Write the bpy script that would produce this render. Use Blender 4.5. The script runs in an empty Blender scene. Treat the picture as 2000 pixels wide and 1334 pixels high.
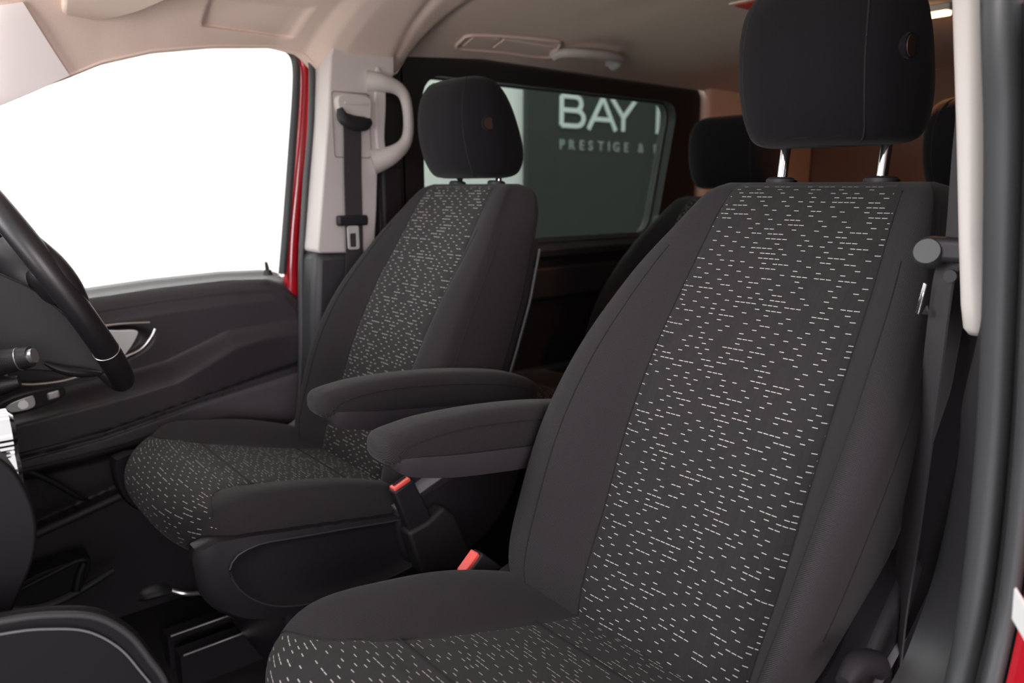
import bpy, bmesh, math, random
import numpy as np
from mathutils import Vector
random.seed(4)
SC = bpy.context.scene
COL = SC.collection
R = math.radians

# ------------------------------------------------------------------ camera
cam_d = bpy.data.cameras.new('camera')
cam = bpy.data.objects.new('camera', cam_d); COL.objects.link(cam)
cam_d.lens = 36*1470/2000; cam_d.sensor_width = 36
_p, _a = R(11.6094), R(50.1813)
fwv = Vector((math.cos(_a)*math.cos(_p), math.sin(_a)*math.cos(_p), -math.sin(_p)))
cam.location = (0, -.92, 1.05)
cam.rotation_euler = fwv.to_track_quat('-Z', 'Y').to_euler()
cam_d.clip_start = .02
cam_d.dof.use_dof = True; cam_d.dof.focus_distance = .95; cam_d.dof.aperture_fstop = 5.0
SC.camera = cam

# ------------------------------------------------------------------ light
w = bpy.data.worlds.new('showroom'); SC.world = w; w.use_nodes = True
w.node_tree.nodes['Background'].inputs[0].default_value = (1.0, .97, .96, 1)
w.node_tree.nodes['Background'].inputs[1].default_value = 1.06
def area(name, loc, target, size, energy, color=(1,1,1), size_y=None):
    l = bpy.data.lights.new(name, 'AREA'); l.energy = energy; l.color = color
    l.shape = 'RECTANGLE'; l.size = size; l.size_y = size_y or size
    o = bpy.data.objects.new(name, l); COL.objects.link(o); o.location = loc
    o.rotation_euler = (Vector(target)-Vector(loc)).to_track_quat('-Z', 'Y').to_euler()
    return o
area('added_fill_wall', (.6, 1.9, 3.3), (.4, 3.0, 1.4), 3.2, 170, (1,.99,.98), .8)  # unseen area light added so the wall outside burns out white
area('showroom_wall_light_rear', (4.6, 2.1, 3.0), (4.6, 3.0, 1.9), 2.0, 15, (.93,1,.98), .5)
area('added_fill_side', (-.9, -3.0, 1.55), (.5, .4, .70), 1.5, 72, (1,.92,.97))  # unseen fill added on the open door side for faces turned that way
area('added_fill_high', (-2.6, .45, 2.05), (.6, -.1, .8), 1.8, 120, (.97,.99,1))  # unseen fill added beyond the windscreen to light the seats from ahead
area('added_fill_front', (-1.7, -.5, .35), (.5, .25, 1.45), 1.2, 72, (1,.95,.92))  # unseen uplight added low in front to brighten the roof lining
area('courtesy_light', (2.0, -.09, 1.44), (2.2, -.08, .6), .09, 3.0, (1,.38,.15), .03)
SC.view_settings.view_transform = 'Standard'; SC.view_settings.look = 'None'
SC.view_settings.exposure = 0.0; SC.view_settings.gamma = 1; SC.view_settings.use_curve_mapping = False

# ------------------------------------------------------------------ materials
MATS = {}
def _new(name):
    m = bpy.data.materials.new(name); m.use_nodes = True
    nt = m.node_tree; return m, nt, nt.nodes['Principled BSDF']
def N(nt, t, **k):
    n = nt.nodes.new(t)
    for a, b in k.items(): setattr(n, a, b)
    return n
def mth(nt, op, a, b=None, c=None):
    n = nt.nodes.new('ShaderNodeMath'); n.operation = op
    for i, v in enumerate((a, b, c)):
        if v is None: continue
        if isinstance(v, (int, float)): n.inputs[i].default_value = v
        else: nt.links.new(v, n.inputs[i])
    return n.outputs[0]
def plain(name, col, rough=.5, metal=0, grain=0, bump=0, scale=900, spec=.5, coat=0, emit=0):
    m, nt, b = _new(name)
    b.inputs['Base Color'].default_value = (*col, 1); b.inputs['Roughness'].default_value = rough
    b.inputs['Metallic'].default_value = metal; b.inputs['Specular IOR Level'].default_value = spec
    b.inputs['Coat Weight'].default_value = coat
    if emit:
        b.inputs['Emission Color'].default_value = (*col, 1); b.inputs['Emission Strength'].default_value = emit
    if grain or bump:
        tc = N(nt, 'ShaderNodeTexCoord'); no = N(nt, 'ShaderNodeTexNoise')
        no.inputs['Scale'].default_value = scale; no.inputs['Detail'].default_value = 2
        nt.links.new(tc.outputs['Object'], no.inputs['Vector'])
        if grain:
            mx = N(nt, 'ShaderNodeMix', data_type='RGBA'); 
            mx.inputs['A'].default_value = (*[c*(1-grain) for c in col], 1)
            mx.inputs['B'].default_value = (*[min(1, c*(1+grain)) for c in col], 1)
            nt.links.new(no.outputs['Fac'], mx.inputs['Factor']); nt.links.new(mx.outputs['Result'], b.inputs['Base Color'])
        if bump:
            bp = N(nt, 'ShaderNodeBump'); bp.inputs['Strength'].default_value = bump; bp.inputs['Distance'].default_value = .0006
            nt.links.new(no.outputs['Fac'], bp.inputs['Height']); nt.links.new(bp.outputs['Normal'], b.inputs['Normal'])
    MATS[name] = m; return m
def twill(name, col, dark=.55):
    """dark woven fabric: fine diagonal ribs over the UV, in metres"""
    m, nt, b = _new(name)
    uv = N(nt, 'ShaderNodeUVMap'); sp = N(nt, 'ShaderNodeSeparateXYZ'); nt.links.new(uv.outputs[0], sp.inputs[0])
    d = mth(nt, 'ADD', sp.outputs[0], mth(nt, 'MULTIPLY', sp.outputs[1], 1.35))
    s = mth(nt, 'SINE', mth(nt, 'MULTIPLY', d, 2*math.pi/.0031))
    e = mth(nt, 'SUBTRACT', sp.outputs[0], mth(nt, 'MULTIPLY', sp.outputs[1], .8))
    s2 = mth(nt, 'SINE', mth(nt, 'MULTIPLY', e, 2*math.pi/.0021))
    h = mth(nt, 'ADD', mth(nt, 'MULTIPLY', s, .5), mth(nt, 'MULTIPLY_ADD', s2, .14, .5))
    no = N(nt, 'ShaderNodeTexNoise'); no.inputs['Scale'].default_value = 700; nt.links.new(uv.outputs[0], no.inputs['Vector'])
    h = mth(nt, 'ADD', h, mth(nt, 'MULTIPLY_ADD', no.outputs['Fac'], .7, -.35))
    h.node.use_clamp = True
    mx = N(nt, 'ShaderNodeMix', data_type='RGBA')
    mx.inputs['A'].default_value = (*[c*dark for c in col], 1); mx.inputs['B'].default_value = (*[c*(2-dark) for c in col], 1)
    nt.links.new(h, mx.inputs['Factor']); nt.links.new(mx.outputs['Result'], b.inputs['Base Color'])
    b.inputs['Roughness'].default_value = .9; b.inputs['Specular IOR Level'].default_value = .15
    b.inputs['Sheen Weight'].default_value = .06; b.inputs['Sheen Roughness'].default_value = .45
    bp = N(nt, 'ShaderNodeBump'); bp.inputs['Strength'].default_value = .35; bp.inputs['Distance'].default_value = .0004
    nt.links.new(h, bp.inputs['Height']); nt.links.new(bp.outputs['Normal'], b.inputs['Normal'])
    MATS[name] = m; return m
def dashes(name, col, thread):
    """ribbed fabric with short light stitches set in rows; UV in metres (x across the seat)"""
    m, nt, b = _new(name)
    uv = N(nt, 'ShaderNodeUVMap'); sp = N(nt, 'ShaderNodeSeparateXYZ'); nt.links.new(uv.outputs[0], sp.inputs[0])
    U = mth(nt, 'DIVIDE', sp.outputs[0], .0077); V = mth(nt, 'DIVIDE', sp.outputs[1], .0071)
    i = mth(nt, 'FLOOR', U); j = mth(nt, 'FLOOR', V)
    fu = mth(nt, 'FRACT', U); fv = mth(nt, 'FRACT', V)
    def wn(a, c):
        cb = N(nt, 'ShaderNodeCombineXYZ'); 
        nt.links.new(a, cb.inputs[0]); nt.links.new(c, cb.inputs[1])
        q = N(nt, 'ShaderNodeTexWhiteNoise', noise_dimensions='2D'); nt.links.new(cb.outputs[0], q.inputs['Vector']); return q.outputs['Value']
    r1 = wn(i, j)
    off = mth(nt, 'MULTIPLY', wn(j, mth(nt, 'ADD', j, 71.0)), 7.0)
    g = mth(nt, 'FLOOR', mth(nt, 'DIVIDE', mth(nt, 'ADD', i, off), 3.0))
    r2 = wn(g, mth(nt, 'ADD', j, 300.0))
    sh = mth(nt, 'ADD', mth(nt, 'MULTIPLY', j, 2.0), mth(nt, 'FLOOR', mth(nt, 'MULTIPLY', wn(j, mth(nt, 'ADD', mth(nt, 'FLOOR', mth(nt, 'DIVIDE', i, 11.0)), 40.0)), 1.7)))
    lat = mth(nt, 'FLOORED_MODULO', mth(nt, 'ADD', i, sh), 4.0)
    on = mth(nt, 'MULTIPLY', mth(nt, 'LESS_THAN', lat, .5), mth(nt, 'GREATER_THAN', r1, .05))
    on = mth(nt, 'MAXIMUM', on, mth(nt, 'MULTIPLY', mth(nt, 'MULTIPLY', mth(nt, 'GREATER_THAN', lat, .5), mth(nt, 'LESS_THAN', lat, 2.5)), mth(nt, 'LESS_THAN', r2, .20)))
    mu = mth(nt, 'LESS_THAN', mth(nt, 'ABSOLUTE', mth(nt, 'SUBTRACT', fu, .5)), .41)
    mv = mth(nt, 'LESS_THAN', mth(nt, 'ABSOLUTE', mth(nt, 'SUBTRACT', fv, .5)), .074)
    mask = mth(nt, 'MULTIPLY', on, mth(nt, 'MULTIPLY', mu, mv))
    # weave of the ground
    s = mth(nt, 'SINE', mth(nt, 'MULTIPLY', mth(nt, 'ADD', sp.outputs[0], sp.outputs[1]), 2*math.pi/.0016))
    no = N(nt, 'ShaderNodeTexNoise'); no.inputs['Scale'].default_value = 900; nt.links.new(uv.outputs[0], no.inputs['Vector'])
    box = mth(nt, 'MULTIPLY', mth(nt, 'LESS_THAN', wn(i, mth(nt, 'ADD', mth(nt, 'FLOOR', mth(nt, 'DIVIDE', j, 3.0)), 911.0)), .4), .07)
    flute = mth(nt, 'MULTIPLY', mth(nt, 'GREATER_THAN', mth(nt, 'ABSOLUTE', mth(nt, 'SUBTRACT', fu, .5)), .45), .13)
    h = mth(nt, 'ADD', mth(nt, 'MULTIPLY_ADD', s, .14, .62), mth(nt, 'MULTIPLY_ADD', no.outputs['Fac'], .6, -.3))
    h = mth(nt, 'SUBTRACT', mth(nt, 'SUBTRACT', h, box), flute)
    mx = N(nt, 'ShaderNodeMix', data_type='RGBA')
    mx.inputs['A'].default_value = (*[c*.35 for c in col], 1); mx.inputs['B'].default_value = (*[c*1.5 for c in col], 1)
    nt.links.new(h, mx.inputs['Factor'])
    m2 = N(nt, 'ShaderNodeMix', data_type='RGBA'); m2.inputs['B'].default_value = (*thread, 1)
    nt.links.new(mask, m2.inputs['Factor']); nt.links.new(mx.outputs['Result'], m2.inputs['A']); nt.links.new(m2.outputs['Result'], b.inputs['Base Color'])
    b.inputs['Roughness'].default_value = .88; b.inputs['Specular IOR Level'].default_value = .2
    b.inputs['Sheen Weight'].default_value = .05
    bp = N(nt, 'ShaderNodeBump'); bp.inputs['Strength'].default_value = .4; bp.inputs['Distance'].default_value = .0005
    nt.links.new(mth(nt, 'ADD', h, mask), bp.inputs['Height']); nt.links.new(bp.outputs['Normal'], b.inputs['Normal'])
    MATS[name] = m; return m
M = MATS
twill('fabric', (.0262,.0238,.0255), .42); twill('fabric_dark', (.0072,.0064,.0080), .7)
dashes('dash_fabric', (.0235,.0213,.0224), (.44,.41,.405))
plain('thread', (.008,.007,.008), .9)
plain('black_plastic', (.0175,.0155,.0185), .48, spec=.3, bump=.25, scale=1400)
plain('console_plastic', (.0055,.0048,.0065), .55, spec=.25, bump=.2, scale=1400)
plain('soft_plastic', (.019,.0175,.0195), .55, bump=.3, scale=1500)
plain('door_plastic', (.034,.030,.034), .42, bump=.3, scale=1300)
plain('door_top', (.03,.032,.033), .36, bump=.2, scale=1300)
plain('grey_plastic', (.15,.145,.16), .5, bump=.2)
plain('mid_plastic', (.033,.033,.035), .5, bump=.2)
plain('handle_glare', (.92,.95,.93), .22, metal=.25)  # chrome handle; the reflected white outside is put into its colour
plain('door_insert', (.075,.066,.073), .5, bump=.3, scale=1300)  # seamed door panel; its paler colour makes up for light missing there
plain('rubber', (.042,.043,.046), .42)
plain('black_rubber', (.012,.012,.013), .5)
plain('headliner', (.71,.565,.49), .95, grain=.08, bump=.3, scale=500, spec=.1)
plain('trim_light', (.54,.495,.475), .6, bump=.15, scale=900)
plain('lit_trim', (.80,.74,.72), .6)  # same pillar trim, made paler to stand in for brighter light
plain('groove_line', (.30,.25,.23), .8)
plain('red_paint', (.42,.006,.016), .25, coat=1)
plain('chrome', (.85,.85,.87), .08, metal=1)
plain('satin_metal', (.75,.74,.73), .28, metal=.9)
plain('silver_plastic', (.62,.61,.60), .35, metal=.3)
plain('red_button', (.85,.10,.08), .35)
plain('leather', (.014,.0125,.0145), .38, bump=.15, scale=700)
plain('leather_dim', (.014,.012,.014), .5, bump=.5, scale=600)
plain('carpet', (.012,.010,.010), .95, bump=.6, scale=400)
plain('webbing', (.030,.027,.030), .75, bump=.5, scale=900)
plain('white_wall', (.86,.86,.85), .8, grain=.02, scale=3)
plain('sign_dark', (.032,.036,.035), .6, grain=.05, scale=4)
plain('sign_white', (.80,.85,.85), .5)
plain('sign_grey', (.30,.33,.33), .5)
plain('showroom_floor', (.75,.74,.73), .4)
plain('arm_plastic', (.042,.036,.042), .42, bump=.35, scale=900)
plain('lamp_warm', (1,.62,.30), .5, emit=9)
plain('lamp_red', (.20,.02,.01), .7, emit=.25)
plain('tailgate_cloth', (.17,.115,.09), .9)
plain('label_white', (.8,.8,.8), .5)
plain('brown_button', (.050,.026,.020), .5)
plain('outer_body', (.02,.02,.02), .6)
def glass(name, col):
    m, nt, b = _new(name)
    nt.nodes.remove(b)
    out = nt.nodes['Material Output']
    tr = N(nt, 'ShaderNodeBsdfTransparent'); tr.inputs[0].default_value = (*col, 1)
    gl = N(nt, 'ShaderNodeBsdfGlossy'); gl.inputs['Roughness'].default_value = .02
    fr = N(nt, 'ShaderNodeFresnel'); fr.inputs['IOR'].default_value = 1.25
    mx = N(nt, 'ShaderNodeMixShader'); nt.links.new(fr.outputs[0], mx.inputs[0]); nt.links.new(tr.outputs[0], mx.inputs[1]); nt.links.new(gl.outputs[0], mx.inputs[2])
    nt.links.new(mx.outputs[0], out.inputs[0]); MATS[name] = m
glass('clear_glass', (.97,.98,.97)); glass('tinted_glass', (.56,.62,.59))

# ------------------------------------------------------------------ helpers
def origin(parent):
    v = Vector((0,0,0))
    while parent is not None: v += parent.location; parent = parent.parent
    return v
def mk(name, verts, faces, mat, parent=None, uvs=None, closed=True, loc=None, angle=35, smooth=True):
    """verts in world coordinates; becomes one mesh object under parent"""
    me = bpy.data.meshes.new(name)
    base = Vector(loc) if (loc is not None and parent is None) else origin(parent)
    me.from_pydata([tuple(Vector(v)-base) for v in verts], [], faces)
    if uvs is not None:
        l = me.uv_layers.new(name='UVMap')
        for lp in me.loops: l.data[lp.index].uv = uvs[lp.vertex_index]
    me.validate()
    bm = bmesh.new(); bm.from_mesh(me); bmesh.ops.recalc_face_normals(bm, faces=bm.faces); bm.to_mesh(me); bm.free()
    me.materials.append(MATS[mat])
    if smooth:
        me.polygons.foreach_set('use_smooth', [True]*len(me.polygons))
        me.set_sharp_from_angle(angle=R(angle))
    o = bpy.data.objects.new(name, me); COL.objects.link(o)
    if parent is not None: o.parent = parent
    elif loc is not None: o.location = loc
    return o
def thing(name, loc, label, cat, group=None):
    o = bpy.data.objects.new(name, None); COL.objects.link(o); o.location = loc; o.empty_display_size = .05
    o['label'] = label; o['category'] = cat
    if group: o['group'] = group
    return o
def tag(o, label=None, cat=None, group=None, kind=None):
    for k, v in (('label', label), ('category', cat), ('group', group), ('kind', kind)):
        if v: o[k] = v
    return o
def struct(o, label=None):
    o['kind'] = 'structure'
    if label: o['label'] = label
    return o
def cr(pts, n, closed=False):
    """Catmull-Rom through pts, n samples per span (open: end point included)"""
    P = [np.array(p, float) for p in pts]; out = []
    m = len(P); spans = m if closed else m-1
    for k in range(spans):
        if closed: p0, p1, p2, p3 = P[(k-1) % m], P[k], P[(k+1) % m], P[(k+2) % m]
        else: p0, p1, p2, p3 = P[max(k-1, 0)], P[k], P[k+1], P[min(k+2, m-1)]
        for s in range(n):
            t = s/n
            out.append(.5*((2*p1)+(-p0+p2)*t+(2*p0-5*p1+4*p2-p3)*t*t+(-p0+3*p1-3*p2+p3)*t**3))
    if not closed: out.append(P[-1])
    return out
def loft(name, rings, mat, parent=None, caps=True, closed_ring=True, uv=True, proj=None, **k):
    n = len(rings[0]); V = []; F = []; UV = []
    acc = 0; prev = None
    for r in rings:
        r = [np.array(q, float) for q in r]
        mid = sum(r)/n
        if prev is not None: acc += np.linalg.norm(r[0]-prev)
        prev = r[0]
        ds = [0.0]
        for i in range(1, n): ds.append(ds[-1]+float(np.linalg.norm(r[i]-r[i-1])))
        tot = ds[-1]+float(np.linalg.norm(r[0]-r[-1]))
        for i, q in enumerate(r):
            V.append(tuple(q)); UV.append(proj(q) if proj else (ds[i] if ds[i] <= tot*.5 else ds[i]-tot, acc))
    for a in range(len(rings)-1):
        for i in range(n if closed_ring else n-1):
            j = (i+1) % n
            F.append((a*n+i, a*n+j, (a+1)*n+j, (a+1)*n+i))
    if caps and closed_ring:
        F.append(tuple(range(n))[::-1]); F.append(tuple((len(rings)-1)*n+i for i in range(n)))
    return mk(name, V, F, mat, parent, UV if uv else None, **k)
def prism(name, poly, axis, a, b, mat, parent=None, bevel=0, seg=3, **k):
    """polygon in the two other axes, extruded along axis from a to b, rounded by a bevel"""
    def P(u, v, t): return {'x': (t, u, v), 'y': (u, t, v), 'z': (u, v, t)}[axis]
    n = len(poly)
    V = [P(*q, a) for q in poly]+[P(*q, b) for q in poly]
    F = [tuple(range(n)), tuple(range(n, 2*n))[::-1]]+[(i, (i+1) % n, n+(i+1) % n, n+i) for i in range(n)]
    o = mk(name, V, F, mat, parent, [(v[0], v[2]) if axis != 'x' else (v[1], v[2]) for v in V], **k)
    if bevel:
        m = o.modifiers.new('bevel', 'BEVEL'); m.width = bevel; m.segments = seg; m.limit_method = 'ANGLE'; m.angle_limit = R(25); m.harden_normals = False
    return o
def box(name, x0, x1, y0, y1, z0, z1, mat, parent=None, bevel=0, **k):
    return prism(name, [(x0, y0), (x1, y0), (x1, y1), (x0, y1)], 'z', z0, z1, mat, parent, bevel, **k)
def tube(name, pts, r, mat, parent=None, seg=12, n=6, closed=False, flat=(1, 1), up=(0, 0, 1), smooth_path=True, **k):
    """swept ellipse; r number or list; flat=(side scale, up scale)"""
    P = cr([(*p, (r[i] if isinstance(r, (list, tuple)) else r)) for i, p in enumerate(pts)], n, closed) if smooth_path else [np.array((*p, r)) for p in pts]
    rings = []; m = len(P)
    upv = np.array(up, float)
    for i, q in enumerate(P):
        a = P[(i-1) % m] if (closed or i) else P[0]; b = P[(i+1) % m] if (closed or i < m-1) else P[-1]
        t = (b-a)[:3]; t = t/(np.linalg.norm(t)+1e-12)
        s = np.cross(t, upv)
        if np.linalg.norm(s) < 1e-3: s = np.cross(t, (1, 0, 0))
        s /= np.linalg.norm(s); u = np.cross(s, t)
        rings.append([q[:3]+q[3]*(s*math.cos(g)*flat[0]+u*math.sin(g)*flat[1]) for g in [2*math.pi*c/seg for c in range(seg)]])
    if closed: rings.append(rings[0])
    return loft(name, rings, mat, parent, caps=not closed, **k)
def ribbon(name, pts, width_vec, th, mat, parent=None, n=6, **k):
    P = cr(pts, n); W = np.array(width_vec, float); rings = []
    for i, q in enumerate(P):
        t = P[min(i+1, len(P)-1)]-P[max(i-1, 0)]; nn = np.cross(t, W); nn = nn/np.linalg.norm(nn)*th/2
        rings.append([q-W/2-nn, q+W/2-nn, q+W/2+nn, q-W/2+nn])
    return loft(name, rings, mat, parent, **k)
def frame(name, outer, inner, y0, y1, mat, parent=None, **k):
    """plate in the x-z plane between two loops with equal counts, thickness y0..y1"""
    n = len(outer)
    V = [(q[0], y, q[1]) for y in (y0, y1) for lp in (outer, inner) for q in lp]
    F = []
    for i in range(n):
        j = (i+1) % n; A, B_, C_, D_ = 0, n, 2*n, 3*n
        F += [(A+i, A+j, B_+j, B_+i), (C_+j, C_+i, D_+i, D_+j), (A+j, A+i, C_+i, C_+j), (B_+i, B_+j, D_+j, D_+i)]
    return mk(name, V, F, mat, parent, **k)
def rrect(x0, x1, z0, z1, r, n=6, slant=0):
    """rounded rectangle loop; slant shifts x of the upper right side"""
    out = []
    for cx, cz, a0 in ((x1-r, z1-r, 0), (x0+r, z1-r, 90), (x0+r, z0+r, 180), (x1-r, z0+r, 270)):
        for i in range(n+1):
            a = R(a0+90*i/n); x = cx+r*math.cos(a); z = cz+r*math.sin(a)
            if cx == x1-r: x += slant*(z-z0)/(z1-z0)
            out.append((x, z))
    return out
def sm(a, b, x):
    t = min(1, max(0, (x-a)/(b-a))); return t*t*(3-2*t)
def lerp(tab, x):
    xs = [t[0] for t in tab]; return [float(np.interp(x, xs, [t[k] for t in tab])) for k in range(1, len(tab[0]))]

# ------------------------------------------------------------------ shell of the cabin
FL = .12
EDGE = [(-.2,1.10),(.0,1.16),(.19,1.20),(.31,1.254),(.371,1.285),(.466,1.316),(.587,1.339),(.721,1.354),(.79,1.346),(.825,1.312),(.86,1.300),(.98,1.302),(1.03,1.325),(1.06,1.366),(1.3,1.385),(2.2,1.378),(3.3,1.36)]
def edge(x): return lerp(EDGE, x)[0]
def roof_z(x, y):
    e = edge(x); top = 1.47-max(0, .45-x)*.22
    u = min(1, abs(y)/.76)
    z = e+(top-e)*(1-u**(3.5+5.5*sm(.75, .35, x)))
    # cross creases pressed into the lining, and the grab recess over the door
    z += .008*math.exp(-((x-(1.0-.12*(1-u)))/.012)**2)*(1 if x < 3 else 0)*(.6 if y > 0 else .6)
    z += .006*math.exp(-((x-1.446)/.02)**2)*sm(.62, .3, abs(y))
    return z
xs = list(np.arange(.20, 1.1, .006))+list(np.arange(1.1, 3.05, .05)); ys = list(np.linspace(-.76, .3, 40))[:-1]+list(np.linspace(.3, .6, 20))[:-1]+list(np.linspace(.6, .76, 70))
V = []; F = []
for x in xs:
    for y in ys:
        z = roof_z(x, y); m_ = 0
        if y > .5: m_ = sm(.553, .561, x)*(1-sm(.742, .75, x))*sm(1.366, 1.374, z)*(1-sm(1.412, 1.416, z))
        V.append((x, y+.016*m_, z))
nx, ny = len(xs), len(ys)
for x in xs:
    for y in ys: V.append((x, y, roof_z(x, y)+.05))
o_ = nx*ny
for i in range(nx-1):
    for j in range(ny-1):
        a = i*ny+j; F.append((a, a+1, a+ny+1, a+ny)); F.append((o_+a, o_+a+ny, o_+a+ny+1, o_+a+1))
for i in range(nx-1):
    for j in (0, ny-1):
        a = i*ny+j; F.append((a, a+ny, o_+a+ny, o_+a))
for j in range(ny-1):
    for i in (0, nx-1):
        a = i*ny+j; F.append((a, a+1, o_+a+1, o_+a))
struct(mk('ceiling', V, F, 'headliner', angle=60), 'beige fabric roof lining of the cabin')
# door header: the lining turned down over the far front door
rings = []
for x in np.linspace(.2, 1.06, 60):
    e = edge(x)
    rings.append([(x, .7585, e+.004), (x, .757, e-.001), (x, .761, e-.004), (x, .775, e-.004), (x, .80, e+.0), (x, .80, e+.06), (x, .77, e+.055)])
struct(loft('trim_1', rings, 'headliner'), 'lower lip of the roof lining above the far front window')
# floor
struct(box('floor', -.4, 3.1, -.80, .895, FL-.05, FL, 'carpet'), 'dark cabin floor')
# rear wall and roof skin edges
struct(box('wall_rear', 3.0, 3.05, -.86, .86, FL, 1.5, 'tailgate_cloth'), 'brown rear end of the cabin')
# far side wall behind the front door: lower dark lining, slide door frame, rear beige quarter
out = rrect(1.045, 2.235, .845, 1.388, .05, slant=.03); inn = rrect(1.108, 2.045, .888, 1.330, .06, slant=.095)
wl = struct(box('wall_right', 1.0, 3.0, .80, .86, FL, .86, 'black_plastic'), 'dark lower lining of the far side wall')
struct(frame('window_2', out, inn, .765, .83, 'black_rubber'), 'black framed sliding door window')
wf = bpy.data.objects['window_2']
frame('window_seal', rrect(1.10, 2.055, .880, 1.338, .06, slant=.095), rrect(1.112, 2.041, .892, 1.326, .055, slant=.095), .80, .812, 'rubber', wf)
n_ = rrect(1.10, 2.055, .880, 1.338, .06, slant=.095)
prism('glass', n_, 'y', .815, .819, 'tinted_glass', wf)
struct(frame('wall_right_upper', rrect(.98, 3.0, .80, 1.42, .002), rrect(1.05, 2.228, .85, 1.384, .05, slant=.03), .79, .86, 'black_rubber'), 'black upper side wall around the sliding door window')
bpy.data.objects['wall_right_upper'].name = 'trim_2'
struct(box('trim_3', 2.27, 3.0, .74, .80, .95, 1.40, 'headliner', bevel=.02), 'beige lining of the rear quarter')
# ledges of the sliding door
sd = struct(box('door_2', 1.06, 2.2, .755, .80, .50, .872, 'black_plastic', bevel=.012), 'dark inner panel of the sliding side door')
prism('ledge', [(.728, .868), (.80, .90), (.80, .85), (.735, .845)], 'x', 1.08, 2.08, 'mid_plastic', sd, .004)
box('armrest', 1.1, 2.1, .735, .76, .72, .815, 'soft_plastic', sd, .008)
box('pillar_cover', 2.03, 2.09, .72, .77, .70, .955, 'rubber', sd, .01)
box('lower_trim', 1.06, 2.2, .72, .80, .44, .51, 'mid_plastic', sd, .01)
# near side wall and roof edge behind the near pillar
struct(box('wall_left', .86, 3.0, -.86, -.76, FL, 1.42, 'black_plastic'), 'dark near side wall behind the pillar')
struct(box('wall_front', -.45, -.35, -.86, .86, FL, .80, 'black_plastic'), 'dark bulkhead under the windscreen')
# outer body far side to stop light
struct(box('wall_right_outer', -.3, 3.0, .885, .90, FL, .83, 'red_paint')); bpy.data.objects['wall_right_outer'].name = 'trim_4'
bpy.data.objects['trim_4']['label'] = 'red outer skin of the far doors below the windows'
# A pillar trim far side
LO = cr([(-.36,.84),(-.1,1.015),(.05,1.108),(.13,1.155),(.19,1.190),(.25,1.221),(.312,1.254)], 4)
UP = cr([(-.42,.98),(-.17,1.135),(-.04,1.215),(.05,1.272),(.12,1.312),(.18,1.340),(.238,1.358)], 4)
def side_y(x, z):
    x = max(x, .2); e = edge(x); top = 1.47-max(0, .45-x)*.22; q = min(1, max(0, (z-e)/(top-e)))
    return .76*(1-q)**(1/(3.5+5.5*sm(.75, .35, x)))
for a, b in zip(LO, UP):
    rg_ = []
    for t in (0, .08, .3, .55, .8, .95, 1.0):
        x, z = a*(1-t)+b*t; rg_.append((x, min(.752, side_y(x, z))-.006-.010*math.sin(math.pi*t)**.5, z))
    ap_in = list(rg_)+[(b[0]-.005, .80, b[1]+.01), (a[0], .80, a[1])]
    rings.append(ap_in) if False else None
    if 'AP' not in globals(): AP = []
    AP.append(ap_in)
struct(loft('trim_5', AP, 'lit_trim', angle=50), 'light windscreen pillar trim on the far side')
struct(tube('trim_19', [(.175, -.70, 1.385), (.165, -.3, 1.40), (.165, .3, 1.40), (.17, .62, 1.388), (.16, .74, 1.352), (.10, .765, 1.325)], .013, 'black_rubber', None, seg=10, up=(1, 0, 0)), 'black windscreen surround')
hd = prism('trim_6', [(.185, 1.395), (.22, 1.395), (.265, 1.42), (.24, 1.44), (.18, 1.44)], 'y', -.70, .66, 'headliner', None, .008); struct(hd, 'beige header above the windscreen')

# ------------------------------------------------------------------ showroom outside
struct(box('wall_showroom', -9, 9, 3.0, 3.1, 0-.4, 4.2, 'white_wall'), 'white showroom wall outside the windows'); bpy.data.objects['wall_showroom'].name = 'wall_back'
struct(box('floor_showroom', -9, 9, -5, 3.0, -.42, -.40, 'showroom_floor')); bpy.data.objects['floor_showroom'].name = 'floor_2'
sg = thing('showroom_sign', (3.36, 2.98, .0), 'dark wall sign with pale lettering seen through the tinted sliding door window', 'sign')
box('sign_panel', 3.36, 7.2, 2.955, 2.995, -.3, 3.4, 'sign_dark', sg)
def stroke(pts, w, closed=False):
    """flat stroke outline as quads in x-z"""
    P = [np.array(p, float) for k, p in enumerate(pts) if k == 0 or math.dist(p, pts[k-1]) > 1e-6]; m = len(P); L = []; Rr = []
    for i in range(m):
        a = P[i-1] if (i or closed) else P[0]; b = P[(i+1) % m] if (i < m-1 or closed) else P[-1]
        d1 = P[i]-a; d2 = b-P[i]
        d1 = d1/np.linalg.norm(d1) if np.linalg.norm(d1) > 0 else d2/np.linalg.norm(d2)
        d2 = d2/np.linalg.norm(d2) if np.linalg.norm(d2) > 0 else d1
        t = d1+d2; t /= np.linalg.norm(t); nn = np.array((-t[1], t[0])); s = w/2/max(.5, float(np.dot(nn, (-d1[1], d1[0]))))
        L.append(P[i]+nn*s); Rr.append(P[i]-nn*s)
    return L, Rr, closed
def letters(name, strokes, mat, parent, y=2.955, th=.012):
    V = []; F = []
    strokes_i = 0
    for L, Rr, c in strokes:
        m = len(L); b = len(V)
        y_ = y-.0007*strokes_i; strokes_i += 1
        for yy in (y_, y_-th):
            V += [(q[0], yy, q[1]) for q in L]+[(q[0], yy, q[1]) for q in Rr]
        for i in range(m if c else m-1):
            j = (i+1) % m
            F += [(b+i, b+j, b+m+j, b+m+i), (b+2*m+j, b+2*m+i, b+3*m+i, b+3*m+j), (b+i, b+2*m+i, b+2*m+j, b+j), (b+m+j, b+3*m+j, b+3*m+i, b+m+i)]
        if not c:
            for e in (0, m-1): F.append((b+e, b+m+e, b+3*m+e, b+2*m+e))
    return mk(name, V, F, mat, parent, smooth=False)
z0, z1, lw = 1.462, 1.655, .030
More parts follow.
